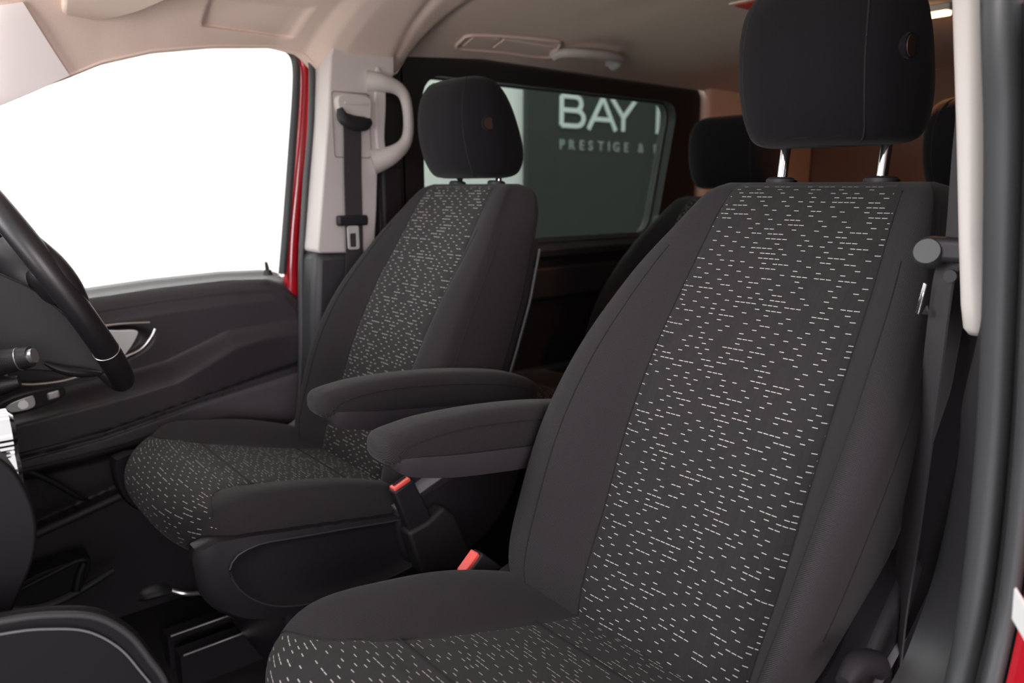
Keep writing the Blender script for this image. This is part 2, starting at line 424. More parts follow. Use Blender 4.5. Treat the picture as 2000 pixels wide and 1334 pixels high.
def arc(cx, cz, rx, rz, a0, a1, n=8): return [(cx+rx*math.cos(R(a0+(a1-a0)*i/n)), cz+rz*math.sin(R(a0+(a1-a0)*i/n))) for i in range(n+1)]
H = z1-z0; zm = z0+.53*H
Bx = 3.665
letters('letter', [stroke([(Bx, z0), (Bx, z1)], lw), stroke([(Bx, z1), (Bx+.13, z1)]+arc(Bx+.13, (z1+zm)/2, .055, (z1-zm)/2, 90, -90)+[(Bx, zm)], lw), stroke([(Bx+.13, zm)]+arc(Bx+.14, (z0+zm)/2, .07, (zm-z0)/2, 90, -90)+[(Bx, z0)], lw)], 'sign_white', sg)
Ax = 3.93
letters('letter', [stroke([(Ax-.005, z0-.014), (Ax+.135, z1+.01), (Ax+.275, z0-.014)], lw), stroke([(Ax+.05, z0+.30*H), (Ax+.22, z0+.30*H)], lw)], 'sign_white', sg)
Yx = 4.16
letters('letter', [stroke([(Yx, z1+.014), (Yx+.125, z0+.42*H), (Yx+.25, z1+.014)], lw), stroke([(Yx+.125, z0+.42*H), (Yx+.125, z0-.014)], lw)], 'sign_white', sg)
letters('letter', [stroke([(4.675, z0-.014), (4.675, z1+.014)], lw)], 'sign_white', sg)
def text_mesh(txt, size, loc, mat, parent, name='lettering', spacing=1.0, depth=.006, bold=0):
    cu = bpy.data.curves.new('t', 'FONT'); cu.body = txt; cu.size = size; cu.extrude = depth; cu.space_character = spacing; cu.offset = bold
    to = bpy.data.objects.new('t', cu); COL.objects.link(to); to.rotation_euler = (R(90), 0, 0); to.location = loc
    bpy.context.view_layer.update()
    dg = bpy.context.evaluated_depsgraph_get(); ev = to.evaluated_get(dg); me = bpy.data.meshes.new_from_object(ev)
    me.transform(to.matrix_world); bpy.data.objects.remove(to)
    base = origin(parent)
    for v in me.vertices: v.co -= base
    me.materials.clear(); me.materials.append(MATS[mat])
    o = bpy.data.objects.new(name, me); COL.objects.link(o); o.parent = parent; return o
for ch, lx in zip('PRESTIGE&P', (3.650,3.738,3.842,3.932,4.028,4.130,4.186,4.303,4.462,4.640)): text_mesh(ch, .092, (lx, 2.953, 1.305), 'sign_grey', sg, name='letter', bold=.002)

# ------------------------------------------------------------------ seats
BACK = [  # z, front x, panel half width, half width, bolster lift, back x
 (.455,.640,.120,.195,.010,.75),(.50,.646,.125,.230,.035,.79),(.55,.661,.128,.246,.055,.815),(.63,.698,.131,.252,.066,.85),
 (.73,.738,.133,.250,.066,.89),(.83,.788,.132,.238,.055,.93),(.93,.850,.127,.213,.034,.966),(1.00,.893,.121,.182,.012,.990),
 (1.035,.918,.118,.166,.003,.997),(1.048,.932,.115,.156,.001,.996),(1.056,.952,.108,.14,0,.986)]
def back_at(z):
    P = cr(BACK, 8); zs = [q[0] for q in P]
    return [float(np.interp(z, zs, [q[k] for q in P])) for k in range(1, 6)]
REAR = [(.455,.19),(.50,.215),(.63,.236),(.73,.236),(.83,.232),(.93,.220),(1.0,.205),(1.035,.188),(1.048,.17),(1.056,.14)]
def back_section(z, half=False, wk=1):
    xf, pw, hw, b, xb = back_at(z); pw *= wk; hw *= wk; hr_ = lerp(REAR, z)[0]*wk
    d = hw-pw; xc = xf-b; D = xb-xc
    pts = [(0, xf+.004), (pw*.5, xf+.002), (pw*.9, xf), (pw, xf+.0015), (pw+.35*d, xf-.62*b), (pw+.68*d, xc), (pw+.93*d, xc+.08*D), (hw, xc+.24*D), (hw*.4+hr_*.6, xc+.66*D), (hr_-.008, xb-.1*D), (hr_-.04, xb), (0, xb+.003)]
    return pts
CUSH = [  # path along the centre line: x, z, panel half width, half width, bolster lift
 (.275,.490,.228,.238,0),(.255,.508,.234,.242,0),(.247,.530,.238,.247,0),(.254,.553,.238,.249,.001),(.276,.569,.218,.25,.003),(.312,.573,.168,.25,.012),(.36,.566,.146,.25,.021),(.42,.551,.134,.25,.030),
 (.50,.529,.130,.25,.037),(.58,.507,.128,.248,.034),(.66,.489,.127,.24,.022),(.72,.482,.126,.23,.008)]
def cush_surface(k, v, P, wk=1, off=0.0):
    """point on the cushion top at path sample k and v in -1..1 across"""
    x, z, pw, hw, b = P[k]; a = P[max(k-1, 0)]; c = P[min(k+1, len(P)-1)]
    t = np.array((c[0]-a[0], c[1]-a[1])); t /= np.linalg.norm(t); n = np.array((-t[1], t[0]))
    pw *= wk; hw *= wk; y = v*hw; u = abs(y)
    lift = 0
    if u > pw and hw-pw > .004:
        q = (u-pw)/(hw-pw); lift = b*math.sin(math.pi*min(1, q*.62+.0))**.9 if q < .8 else b*math.sin(math.pi*.8*.62)**.9
    crown = .006*(1-(u/hw)**2)*(1 if x < .36 else .4)
    e = max(0, (u/hw-.86)/.14); drop = .020*(1-math.sqrt(max(0, 1-e*e)))
    front = max(0, 1-(x-.247)/.16)
    x2 = x+n[0]*(lift+crown-drop+off)+front*(.045*v**4 if v > 0 else .095*abs(v)**3.2); z2 = z+n[1]*(lift+crown-drop+off)
    return x2, y, z2
def make_seat(loc, s, label, group, dx=0.0, cdx=0.0, hz=0.0, drop=0.0, arm=True, shield=True, wk=1.0, hk=1.0, yaw=0):
    """s = +1: inboard side towards +y"""
    yc = loc[1]
    root = thing('car_seat', loc, label, 'seat', group)
    W = lambda x, y, z: (x+dx, yc+s*y, z-drop)
    okf = (lambda z: float(np.interp(z, [.50,.56,.64,.74,.82,1.0], [.42,.46,.55,.66,.74,.78]))) if arm else (lambda z: 1.0)
    # ---- backrest
    zs = [.455]+list(np.linspace(.47, 1.03, 44))+[1.036, 1.042, 1.047, 1.051, 1.054, 1.056]
    rings = []
    for z in zs:
        half = cr(back_section(z, wk=wk), 5); pw_ = back_at(z)[1]*wk
        ring = [W(q[1], q[0], z) for q in half]+[W(q[1], -(min(q[0], pw_)+max(0, q[0]-pw_)*okf(z)), z) for q in half[-2:0:-1]]
        rings.append(ring)
    back = loft('backrest', rings, 'fabric', root, angle=70)
    # patterned middle panel, a skin lying on the backrest
    V = []; F = []; UV = []; nu = 26; acc = 0; prev = None; pz = list(np.linspace(.47, 1.03, 56))+[1.038, 1.044, 1.049, 1.052]
    grid = []
    for z in pz:
        xf, pw, hw, b, xb = back_at(z); pw *= wk
        if prev: acc += math.hypot(z-prev[0], xf-prev[1])
        prev = (z, xf); row = []
        for i in range(nu+1):
            v = -1+2*i/nu; y = v*(pw-.0015)
            sec = np.interp(abs(y), [0, pw*.5, pw*.9, pw], [xf+.004, xf+.002, xf, xf+.0015])
            out_ = .0026*(1-abs(v)**14)
            row.append((sec-out_+.0006, y, z, y+.4, acc))
        grid.append(row)
    for side in (0, 1):
        for row in grid:
            for x, y, z, a, b_ in row: V.append(W(x+.004*side, y, z-.002*side)); UV.append((a, b_))
    m = len(grid)
    for a in range(m-1):
        for i in range(nu):
            q = a*(nu+1)+i; F.append((q, q+1, q+nu+2, q+nu+1)); q += m*(nu+1); F.append((q, q+nu+1, q+nu+2, q+1))
    T = m*(nu+1)
    for a in range(m-1):
        for i in (0, nu):
            q = a*(nu+1)+i; F.append((q, q+nu+1, T+q+nu+1, T+q))
    for i in range(nu):
        for a in (0, m-1):
            q = a*(nu+1)+i; F.append((q, q+1, T+q+1, T+q))
    mk('centre_panel', V, F, 'dash_fabric', back, UV, angle=60)
    # seams
    for sg_ in (1, -1):
        for frac, zz in ((0.0, (.48, 1.045)), (.55, (.52, .97))):
            pts = []
            for z in np.linspace(zz[0], zz[1], 22):
                sec = cr(back_section(z, wk=wk), 5); xf, pw, hw, b, xb = back_at(z); yt = (pw+frac*(hw-pw))*wk
                ys_ = [q[0] for q in sec[:36]]; xs_ = [q[1] for q in sec[:36]]
                pts.append(W(np.interp(yt, ys_, xs_)-.0002, (sg_*yt) if sg_ > 0 else -(pw*wk+(yt-pw*wk)*okf(z)), z))
            tube('seam', pts, (.0011 if frac == 0 else .0010), 'thread', back, seg=6, n=2)
        # piping where the side face begins
        pts = []
        for z in np.linspace(.60, 1.02, 18):
            xf, pw, hw, b, xb = back_at(z); xc = xf-b; D = xb-xc
            pts.append(W(xc+.27*D, (hw*wk+.0002) if sg_ > 0 else -(pw*wk+(hw-pw)*wk*okf(z)+.0002), z))
        tube('seam', pts, .0008, 'thread', back, seg=6, n=2)
    # hard shell behind the backrest
    sh = []
    for z in np.linspace(.50, .95, 24):
        xf, pw, hw, b, xb = back_at(z); hw = lerp(REAR, z)[0]*wk-.004; xb -= .008
        sh.append([W(xb-.012, -(hw+.001), z), W(xb+.006, -(hw-.004), z), W(xb+.014, -(hw-.05), z), W(xb+.016, 0, z), W(xb+.014, hw-.05, z), W(xb+.006, hw-.004, z), W(xb-.012, hw+.001, z), W(xb-.003, hw-.01, z), W(xb-.003, -(hw-.01), z)])
    loft('back_shell', sh, 'soft_plastic', root, angle=50)
    if arm: tube('shell_edge', [W(back_at(z)[4]+.001, lerp(REAR, z)[0]*wk-.003, z) for z in np.linspace(.50, .93, 14)], .0032, 'mid_plastic', root, seg=10, n=2)
    # ---- cushion
    W0 = W; W = lambda x, y, z: W0(x+cdx, y, z)
    P = cr(CUSH, 6); nv = 40; rings = []
    for k in range(len(P)):
        top = [cush_surface(k, -1+2*i/nv, P, wk) for i in range(nv+1)]
        zb = .487-.02*sm(.3, .7, P[k][0])
        bot = []
        for q in (top[-1], top[-3], top[nv//2], top[2], top[0]):
            zz = min(zb, q[2]-.002) ; bot.append((max(q[0], .285+.05*(abs(q[1])/.25)**3), q[1]*.985, zz))
        rings.append([W(*q) for q in top+bot])
    cu = loft('cushion', rings, 'fabric', root, angle=55, proj=lambda q: (q[1]+q[2], q[0]+.35*q[2]))
    V = []; F = []; UV = []; acc = 0; nu = 44; prev = None; rows = []
    kk = list(range(2, len(P)))
    for k in kk:
        if prev is not None: acc += math.hypot(P[k][0]-prev[0], P[k][1]-prev[1])
        prev = P[k]; pr_ = P[k][2]/P[k][3]; row = []
        for i in range(nu+1):
            v = (-1+2*i/nu)
            row.append((cush_surface(k, v*pr_, P, wk, .0026*(1-abs(v)**16)-.0004), cush_surface(k, v*pr_, P, wk, -.004), v*pr_*P[k][3]*wk+.4, acc))
        rows.append(row)
    m = len(rows); T = m*(nu+1)
    for side in (0, 1):
        for row in rows:
            for q in row: V.append(W(*q[side])); UV.append((q[2], q[3]))
    for a in range(m-1):
        for i in range(nu):
            q = a*(nu+1)+i; F.append((q, q+1, q+nu+2, q+nu+1)); q += T; F.append((q, q+nu+1, q+nu+2, q+1))
        for i in (0, nu):
            q = a*(nu+1)+i; F.append((q, q+nu+1, T+q+nu+1, T+q))
    for i in range(nu):
        for a in (0, m-1):
            q = a*(nu+1)+i; F.append((q, q+1, T+q+1, T+q))
    mk('centre_panel', V, F, 'dash_fabric', cu, UV, angle=60)
    # cross seams and panel edge seams on the cushion
    def kat(x): return min((k for k in range(14, len(P))), key=lambda k: abs(P[k][0]-x))
    for x in (.385, .575):
        k = kat(x); pr_ = P[k][2]/P[k][3]
        tube('seam', [W(*cush_surface(k, v*pr_, P, wk, .0022)) for v in np.linspace(-1, 1, 14)], .0016, 'thread', cu, seg=6, n=2)
    for sg_ in (1, -1):
        tube('seam', [W(*cush_surface(k, sg_*P[k][2]/P[k][3], P, wk, .0006)) for k in range(22, len(P), 2)], .0011, 'thread', cu, seg=6, n=2)
    W = lambda x, y, z: W0(x, y, z+hz)
    # ---- headrest
    hr = []
    HZ = [ # z, front x, back x, half width
     (1.078,.925,.995,.083),(1.082,.908,1.010,.098),(1.092,.895,1.022,.107),(1.115,.880,1.029,.1125),(1.145,.870,1.026,.115),(1.175,.866,1.016,.1155),(1.21,.868,1.001,.1145),(1.24,.876,.985,.110),(1.262,.890,.970,.099),(1.272,.902,.957,.086),(1.277,.915,.945,.07)]
    HP = cr(HZ, 4)
    for z, xf, xb, hw in HP:
        hw *= hk; D = xb-xf
        c = [(0, xf), (hw*.45, xf+.035*D), (hw*.78, xf+.17*D), (hw*.96, xf+.42*D), (hw, xf+.60*D), (hw*.97, xf+.82*D), (hw*.84, xb-.01*D), (hw*.5, xb), (0, xb)]
        c = cr(c, 4)
        hr.append([W(q[1], q[0], z) for q in c]+[W(q[1], -q[0], z) for q in c[-2:0:-1]])
    hd_ = loft('headrest', hr, 'fabric_dark', root, angle=60)
    for sg_ in (1, -1):
        pts = []
        for z, xf, xb, hw in HP[3:-3:2]:
            D = xb-xf; pts.append(W(xf+.122*D-.0005, sg_*hw*hk*.69, z))
        tube('seam', pts, .0013, 'thread', hd_, seg=6, n=2)
    tube('seam', [W(np.interp(abs(v), [0, .45, .78, .9], [.9015, .9015+.004, .9015+.019, .9015+.040]), v*.103*hk, 1.0865) for v in np.linspace(-.9, .9, 13)], .0009, 'thread', hd_, seg=6, n=2)
    if arm:
        sd_ = 1 if yc > 0 else -1
        yb = s*sd_*(-1)   # side whose button faces the camera
        yb = -1*s
        tube('release_button', [W(.925, yb*(.095), 1.183), W(.925, yb*(.1125), 1.183)], .0118, 'brown_button', hd_, seg=24, smooth_path=False)
        tube('button_ring', [W(.925, yb*.095, 1.183), W(.925, yb*.1110, 1.183)], .0142, 'fabric_dark', hd_, seg=24, smooth_path=False)
    for sg_ in (1, -1):
        p_ = .069*(1.15 if not arm else 1)
        tube('post', [W(.975, sg_*p_, 1.035-hz), W(.980, sg_*p_, 1.06), W(.986, sg_*p_, 1.10), W(.990, sg_*p_, 1.13)], .0068, 'chrome', hd_, seg=16)
        tube('post_socket', [W(.975, sg_*p_, 1.045-hz), W(.977, sg_*p_, 1.062-hz)], .017, 'black_plastic', root, seg=20, smooth_path=False, flat=(1.3, 1)).modifiers.new('b', 'BEVEL').width = .003
    W = W0
    box('seat_base', loc[0]-.09, loc[0]+.24, yc-.20, yc+.20, FL+(.075 if shield and arm else 0), .47, 'black_plastic', root, .01)
    if not arm: return root
    # ---- armrest on the inboard side
    def arm_ring(x, zt, zb, w0, w1, r):
        yC = (w0+w1)/2; hw = (w1-w0)/2; zc = (zt+zb)/2; hz = (zt-zb)/2; out = []
        for i in range(28):
            a = 2*math.pi*i/28; ca, sa = math.cos(a), math.sin(a); e = 2/3.4
            out.append(W(x, yC+hw*math.copysign(abs(ca)**e, ca), zc+hz*math.copysign(abs(sa)**e, sa)))
        return out
    A = [(.442,.734,.722,.272,.302),(.446,.742,.713,.264,.310),(.456,.7475,.706,.259,.3155),(.48,.751,.702,.2565,.318),(.52,.754,.698,.2555,.319),(.60,.752,.688,.2555,.319),(.70,.742,.676,.2555,.319),(.80,.724,.660,.2555,.319),(.855,.706,.652,.2565,.318),(.878,.692,.656,.262,.312),(.885,.682,.664,.272,.302)]
    ar = loft('armrest', [arm_ring(*q, 0) for q in cr(A, 5)], 'fabric', root, angle=60, proj=lambda q: (q[1]+q[2], q[0]+.35*q[2]))
    B_ = [(.455,.718,.708,.262,.312),(.468,.716,.694,.258,.3165),(.49,.714,.684,.2545,.3205),(.56,.702,.667,.2540,.321),(.68,.686,.650,.2540,.321),(.76,.672,.642,.255,.320),(.84,.66,.64,.262,.312)]
    B2 = [(x, zt-.0, zb, a_, b_) for x, zt, zb, a_, b_ in B_]
    loft('armrest_base', [[W(x, a_, zt), W(x, b_, zt), W(x, b_-.001, zt-.4*(zt-zb)), W(x, b_-.010, zb), W(x, a_+.010, zb), W(x, a_+.001, zt-.4*(zt-zb))] for x, zt, zb, a_, b_ in cr(B2, 4)], 'arm_plastic', ar, angle=40)
    for yy in (.2553, .3193):
        tube('seam', [W(x, yy, z) for x, z in ((.462, .722), (.478, .731), (.53, .737), (.60, .734), (.70, .722), (.80, .703), (.868, .682))], .0009, 'thread', ar, seg=6, n=3)
    tube('seam', [W(.4625, y, z) for y, z in ((.258, .712), (.2575, .722), (.262, .735), (.272, .745), (.287, .7485), (.302, .745), (.3125, .735), (.317, .722), (.3165, .712))], .0008, 'thread', ar, seg=6, n=3)
    # ---- side shields, recliner covers, base
    for sg_ in (1, -1):
        inb = sg_ == 1
        so = .045 if (sg_ < 0 and not shield) else 0
        if inb and not shield: pass
        else:
            po_ = cr([(.268,.538),(.262,.50),(.270,.455),(.295,.420),(.335,.392),(.40,.374),(.48,.364),(.60,.362),(.70,.368),(.735,.40),(.73,.475),(.64,.484),(.52,.503),(.40,.523),(.33,.535)], 4, True)
            in_ = cr([(.598,.481),(.52,.494),(.43,.506),(.36,.515),(.318,.517),(.305,.503),(.311,.475),(.325,.448),(.35,.422),(.385,.402),(.43,.390),(.50,.384),(.60,.386),(.66,.40),(.68,.44),(.66,.47)], 4, True)
            def polar(L, smooth_, c=(.48, .445), n=96):
                T = [(math.atan2(q[1]-c[1], q[0]-c[0]), math.hypot(q[0]-c[0], q[1]-c[1])) for q in L]; T.sort()
                ts = [t[0] for t in T]; rs = [t[1] for t in T]; tt = np.linspace(-math.pi, math.pi, n+1)[:-1]
                rr = np.interp(tt, ts, rs, period=2*math.pi); rr = sum(np.roll(rr, k) for k in (-2, -1, 0, 1, 2))/5 if smooth_ else rr
                return [(c[0]+math.cos(t)*r, c[1]+math.sin(t)*r) for t, r in zip(tt, rr)]
            PO = polar(po_, False); PI = polar(in_, True); n_ = len(PO); rings = []
            def ringat(L, y): return [W(x, sg_*(y-so), z) for x, z in L]
            def mixl(a, b, t): return [(p[0]*(1-t)+q[0]*t, p[1]*(1-t)+q[1]*t) for p, q in zip(a, b)]
            C_ = [(.48, .445)]*n_
            prof = [(mixl(PO, C_, .02), .225), (PO, .232), (PO, .252), (mixl(PO, PI, .15), .259), (mixl(PO, PI, .55), .2615), (mixl(PO, PI, .90), .2635), (PI, .2645), (mixl(PI, C_, .03), .2625), (mixl(PI, C_, .10), .257), (mixl(PI, C_, .25), .2545), (mixl(PI, C_, .6), .2545), (mixl(PI, C_, .97), .2545)]
            sp_ = loft('side_shield', [ringat(L, y) for L, y in prof], 'black_plastic', root, angle=40)
            tube('rim', [W(x, sg_*(.2643-so), z) for x, z in PI[::2]], .0016, 'mid_plastic', sp_, seg=8, n=2, closed=True)
        rc = [(.60,.50),(.655,.525),(.72,.545),(.775,.60),(.83,.645),(.875,.62),(.895,.56),(.880,.49),(.845,.43),(.79,.385),(.72,.365),(.64,.372),(.605,.42)]
        cover = prism('recliner_cover', [(W(x, 0, z)[0], z) for x, z in cr(rc, 4, True)], 'y', yc+s*sg_*(.215-so), yc+s*sg_*(.262-so), 'black_plastic', root, .012, 4)
        tube('cover_strip', [W(x+(0 if shield else .045), sg_*(.246-so), z-(0 if shield else .012)) for x, z in ((.60, .500), (.65, .524), (.70, .544), (.755, .572), (.80, .605))], [.008, .0105, .0115, .011, .009], 'grey_plastic', cover, seg=12, n=4, flat=(1.9, .8))
    # buckle
    bd, ba, bs_ = (0, 0, 0) if shield else (-.026, R(22), 1)
    def BK(L):
        out = []
        for x, z in L:
            u, v = x-.60, z-.55; x = .60+u*math.cos(ba)-v*math.sin(ba)-(.012 if bs_ else 0); z = .55+u*math.sin(ba)+v*math.cos(ba)+bd
            out.append((W(x, 0, z)[0], z))
        return out
    bu = prism('buckle', BK(((.578,.548),(.617,.562),(.648,.492),(.662,.44),(.632,.425),(.604,.478))), 'y', yc+s*.268, yc+s*.290, 'black_plastic', root, .004)
    prism('release_button', BK(((.5815,.5475),(.6135,.559),(.6115,.5655),(.5795,.5535)) if shield else ((.5805,.5430),(.6135,.554),(.6115,.5660),(.5785,.5545))), 'y', yc+s*.2705, yc+s*.2875, 'red_button', bu, .002)
    if shield: prism('latch_slot', BK(((.5855,.5495),(.6095,.558),(.6085,.5665),(.5835,.5575))), 'y', yc+s*.275, yc+s*.279, 'thread', bu, .0)
    prism('buckle_pocket', [W(x, 0, 0)[:1]+(z,) for x, z in ((.600,.470),(.640,.478),(.675,.497),(.70,.47),(.735,.385),(.70,.368),(.625,.385))], 'y', yc+s*.262, yc+s*.296, 'soft_plastic', root, .006)
    return root
near = make_seat((.5, -.405, FL), 1, 'large charcoal front seat nearest the open door, headrest cut by the frame', 'front seats', cdx=-.008, hz=.024, shield=False)
far = make_seat((.53, .405, FL), -1, 'charcoal driver seat across the cabin behind the steering wheel, whole headrest visible', 'front seats', dx=.028, cdx=.008, hz=-.010)
make_seat((1.5, .36, FL), 1, 'dark rear seat beyond the window edge, headrest left of the nearest headrest', 'rear seats', dx=.93, arm=False, wk=1.15, hk=1.2, drop=.034)
make_seat((1.5, -.29, FL), 1, 'dark rear seat mostly hidden behind the nearest front seat and its belt', 'rear seats', dx=.93, arm=False, wk=1.15, hk=1.2, drop=.034)
# adjusting lever under the far seat
lv = tube('adjusting_lever', [(.345, .33, .366), (.32, .33, .374), (.30, .34, .384)], .004, 'satin_metal', far, seg=8)
tube('lever_grip', [(.302, .34, .382), (.285, .345, .386), (.262, .35, .384), (.252, .352, .380)], [.007, .013, .012, .004], 'soft_plastic', lv, seg=14, flat=(1.4, .7))
for y in (.46, .54):
    r_ = tag(box('seat_rail', .33, .75, y-.018, y+.018, FL, FL+.07, 'black_plastic', loc=(.5, y, FL)), 'black floor rail under the driver seat, %s one' % ('nearer' if y < .5 else 'farther'), 'rail', 'seat rails')
    tube('rail_edge', [(.335, y-.019, FL+.072), (.42, y-.019, FL+.072), (.50, y-.019, FL+.072)], .0022, 'satin_metal', r_, seg=8)

# ------------------------------------------------------------------ far front door
ZB = [(-.05,.80),(.31,.840),(.44,.850),(.60,.856),(.70,.853),(.735,.845),(.762,.815)]
C1 = [(-.05,.60),(.142,.624),(.343,.646),(.446,.663),(.583,.713),(.77,.726)]
C2 = [(-.05,.53),(.15,.539),(.305,.553),(.517,.593),(.77,.628)]
C3 = [(-.05,.488),(.145,.486),(.253,.490),(.35,.497),(.436,.512),(.572,.512),(.77,.462)]
C4 = [(-.05,.31),(.15,.362),(.234,.382),(.33,.405),(.50,.44),(.77,.44)]
def relief(x, z):
    zb = lerp(ZB, x)[0]; c1 = lerp(C1, x)[0]; c2 = lerp(C2, x)[0]; c3 = lerp(C3, x)[0]; c4 = lerp(C4, x)[0]
    y = .800
    y += .060*max(0, (z-(zb-.070))/.070)**1.5                        # rolled top
    y -= .008*(sm(zb-.05, zb-.04, z))*(1-sm(zb-.03, zb-.01, z))
    arm_ = .050*(1-sm(.45, .76, x))+.018
    y -= arm_*sm(c1+.012, c1-.022, z)*(1-.85*sm(c2+.012, c2-.004, z))   # armrest shelf
    y -= .007*sm(c2-.012, c2-.018, z)
    y += .035*sm(c3+.010, c3-.020, z)                            # falls back below
    y -= .028*sm(c4+.006, c4-.006, z)
    # opening lever dish
    q = ((x-.31)/.115)**2+((z-(.722+.10*(x-.31)))/.042)**2
    y += .018*(1-sm(.7, 1.05, q))
    return y
V = []; F = []; gx = np.linspace(-.05, .765, 150); 
nz = 170
for x in gx:
    zt = lerp(ZB, x)[0]
    for k in range(nz): 
        z = FL+(zt-FL)*k/(nz-1); V.append((x+ (0 if x < .7 else -.05*max(0, .64-z)*0), relief(x, z), z))
a_ = len(V)
for x in gx:
    zt = lerp(ZB, x)[0]
    for k in range(nz): V.append((x, .875, FL+(zt-FL)*k/(nz-1)))
for i in range(len(gx)-1):
    for k in range(nz-1):
        q = i*nz+k; F.append((q, q+1, q+nz+1, q+nz)); F.append((a_+q, a_+q+nz, a_+q+nz+1, a_+q+1))
for i in range(len(gx)-1):
    for k in (0, nz-1):
        q = i*nz+k; F.append((q, q+nz, a_+q+nz, a_+q))
for k in range(nz-1):
    for i in (0, len(gx)-1):
        q = i*nz+k; F.append((q, q+1, a_+q+1, a_+q))
dr = mk('door_1', V, F, 'door_plastic', angle=50); struct(dr, 'dark lining of the far front door under the bright window')
tube('kick_rail', [(.02,.742,.335),(.152,.742,.374),(.234,.742,.394),(.321,.742,.415),(.42,.745,.432),(.52,.75,.445)], .0085, 'mid_plastic', dr, seg=12, flat=(.8, 1))
tube('speaker_edge', [(.14,.792,.512),(.164,.790,.497),(.205,.790,.462),(.25,.792,.415),(.27,.797,.40)], [.003,.006,.006,.005,.002], 'soft_plastic', dr, seg=10)
V = []; F = []; IX = np.linspace(.02, .742, 70); IN = 14
for sd2 in (0, 1):
    for x in IX:
        a_z = lerp(C2, x)[0]-.020; b_z = lerp(C3, x)[0]+.016
        for k in range(IN):
            t = k/(IN-1); z = a_z*(1-t)+b_z*t; V.append((x, relief(x, z)-(.0035 if sd2 == 0 else -.002)+.003*(abs(2*t-1)**8)*(1-sd2), z))
T = len(IX)*IN
for i in range(len(IX)-1):
    for k in range(IN-1):
        q = i*IN+k; F += [(q, q+1, q+IN+1, q+IN), (T+q, T+q+IN, T+q+IN+1, T+q+1)]
    for k in (0, IN-1):
        q = i*IN+k; F.append((q, q+IN, T+q+IN, T+q))
for k in range(IN-1):
    for i in (0, len(IX)-1):
        q = i*IN+k; F.append((q, q+1, T+q+1, T+q))
mk('door_insert', V, F, 'door_insert', dr, angle=50)
tube('chrome_strip', [(.150,.772,.700),(.158,.768,.684),(.185,.766,.674),(.23,.768,.671),(.267,.772,.674),(.32,.776,.686),(.360,.780,.700),(.395,.783,.713),(.418,.786,.736),(.428,.788,.752)], .0028, 'satin_metal', dr, seg=8)
tube('chrome_strip', [(.30,.790,.768),(.36,.790,.770),(.419,.791,.766)], .0026, 'satin_metal', dr, seg=8)
prism('door_handle', cr([(.325,.758),(.36,.757),(.391,.753),(.388,.738),(.372,.715),(.355,.700),(.34,.712),(.325,.725)], 4, True), 'y', .782, .795, 'handle_glare', dr, .004)
prism('switch_plate', cr([(.12,.648),(.15,.665),(.20,.672),(.232,.672),(.235,.655),(.20,.640),(.15,.632),(.12,.636)], 3, True), 'y', .712, .728, 'black_plastic', dr, .002)
swd = prism('mirror_switch', cr([(.138,.648),(.15,.657),(.178,.664),(.184,.662),(.184,.646),(.17,.640),(.145,.640)], 3, True), 'y', .706, .714, 'silver_plastic', dr, .002)
tube('dial', [(.165,.7075,.652),(.165,.702,.652)], .0085, 'satin_metal', swd, seg=20, smooth_path=False)
prism('window_switch', [(.206,.651),(.226,.655),(.226,.668),(.206,.665)], 'y', .704, .716, 'silver_plastic', dr, .003)
prism('pocket_shade', cr([(.318,.590),(.343,.607),(.40,.623),(.437,.635),(.479,.638),(.498,.628),(.482,.612),(.403,.600),(.335,.587)], 4, True), 'y', .745, .775, 'thread', dr, .003)  # solid dark plate; near-black colour stands in for shade in the hollow
tube('lock_pin', [(.697,.822,.845),(.696,.822,.862),(.694,.822,.876)], [.004,.0045,.003], 'black_plastic', dr, seg=10)
tube('pin_base', [(.697,.822,.845),(.697,.822,.857)], [.012,.008], 'soft_plastic', dr, seg=16)
# storage tray low on the door and the speaker mesh
prism('storage_tray', cr([(.09,.25),(.13,.30),(.231,.312),(.245,.30),(.225,.25),(.20,.232),(.13,.226)], 3, True), 'y', .715, .775, 'black_plastic', dr, .006)
tube('tray_edge', [(.10,.714,.252),(.143,.712,.238),(.186,.712,.240),(.234,.713,.252),(.284,.714,.270)], [.007,.009,.009,.008,.006], 'mid_plastic', dr, seg=10)
tube('tray_rim', [(.118,.712,.285),(.17,.712,.299),(.231,.712,.312),(.222,.712,.282),(.214,.712,.250)], [.0035,.004,.005,.009,.010], 'soft_plastic', dr, seg=10)
V = []; F = []
for i in range(16):
    for j in range(26):
        x = .165+.005*i+.0025*(j % 2); z = .378+.0045*j
        if z > .492-(x-.165)*.9: continue
        b = len(V); yy = .800
        V += [(x-.0017, yy, z), (x, yy, z-.0017), (x+.0017, yy, z), (x, yy, z+.0017), (x, yy-.001, z)]
        F += [(b, b+1, b+4), (b+1, b+2, b+4), (b+2, b+3, b+4), (b+3, b, b+4), (b+3, b+2, b+1, b)]
mk('speaker_mesh', V, F, 'soft_plastic', dr)
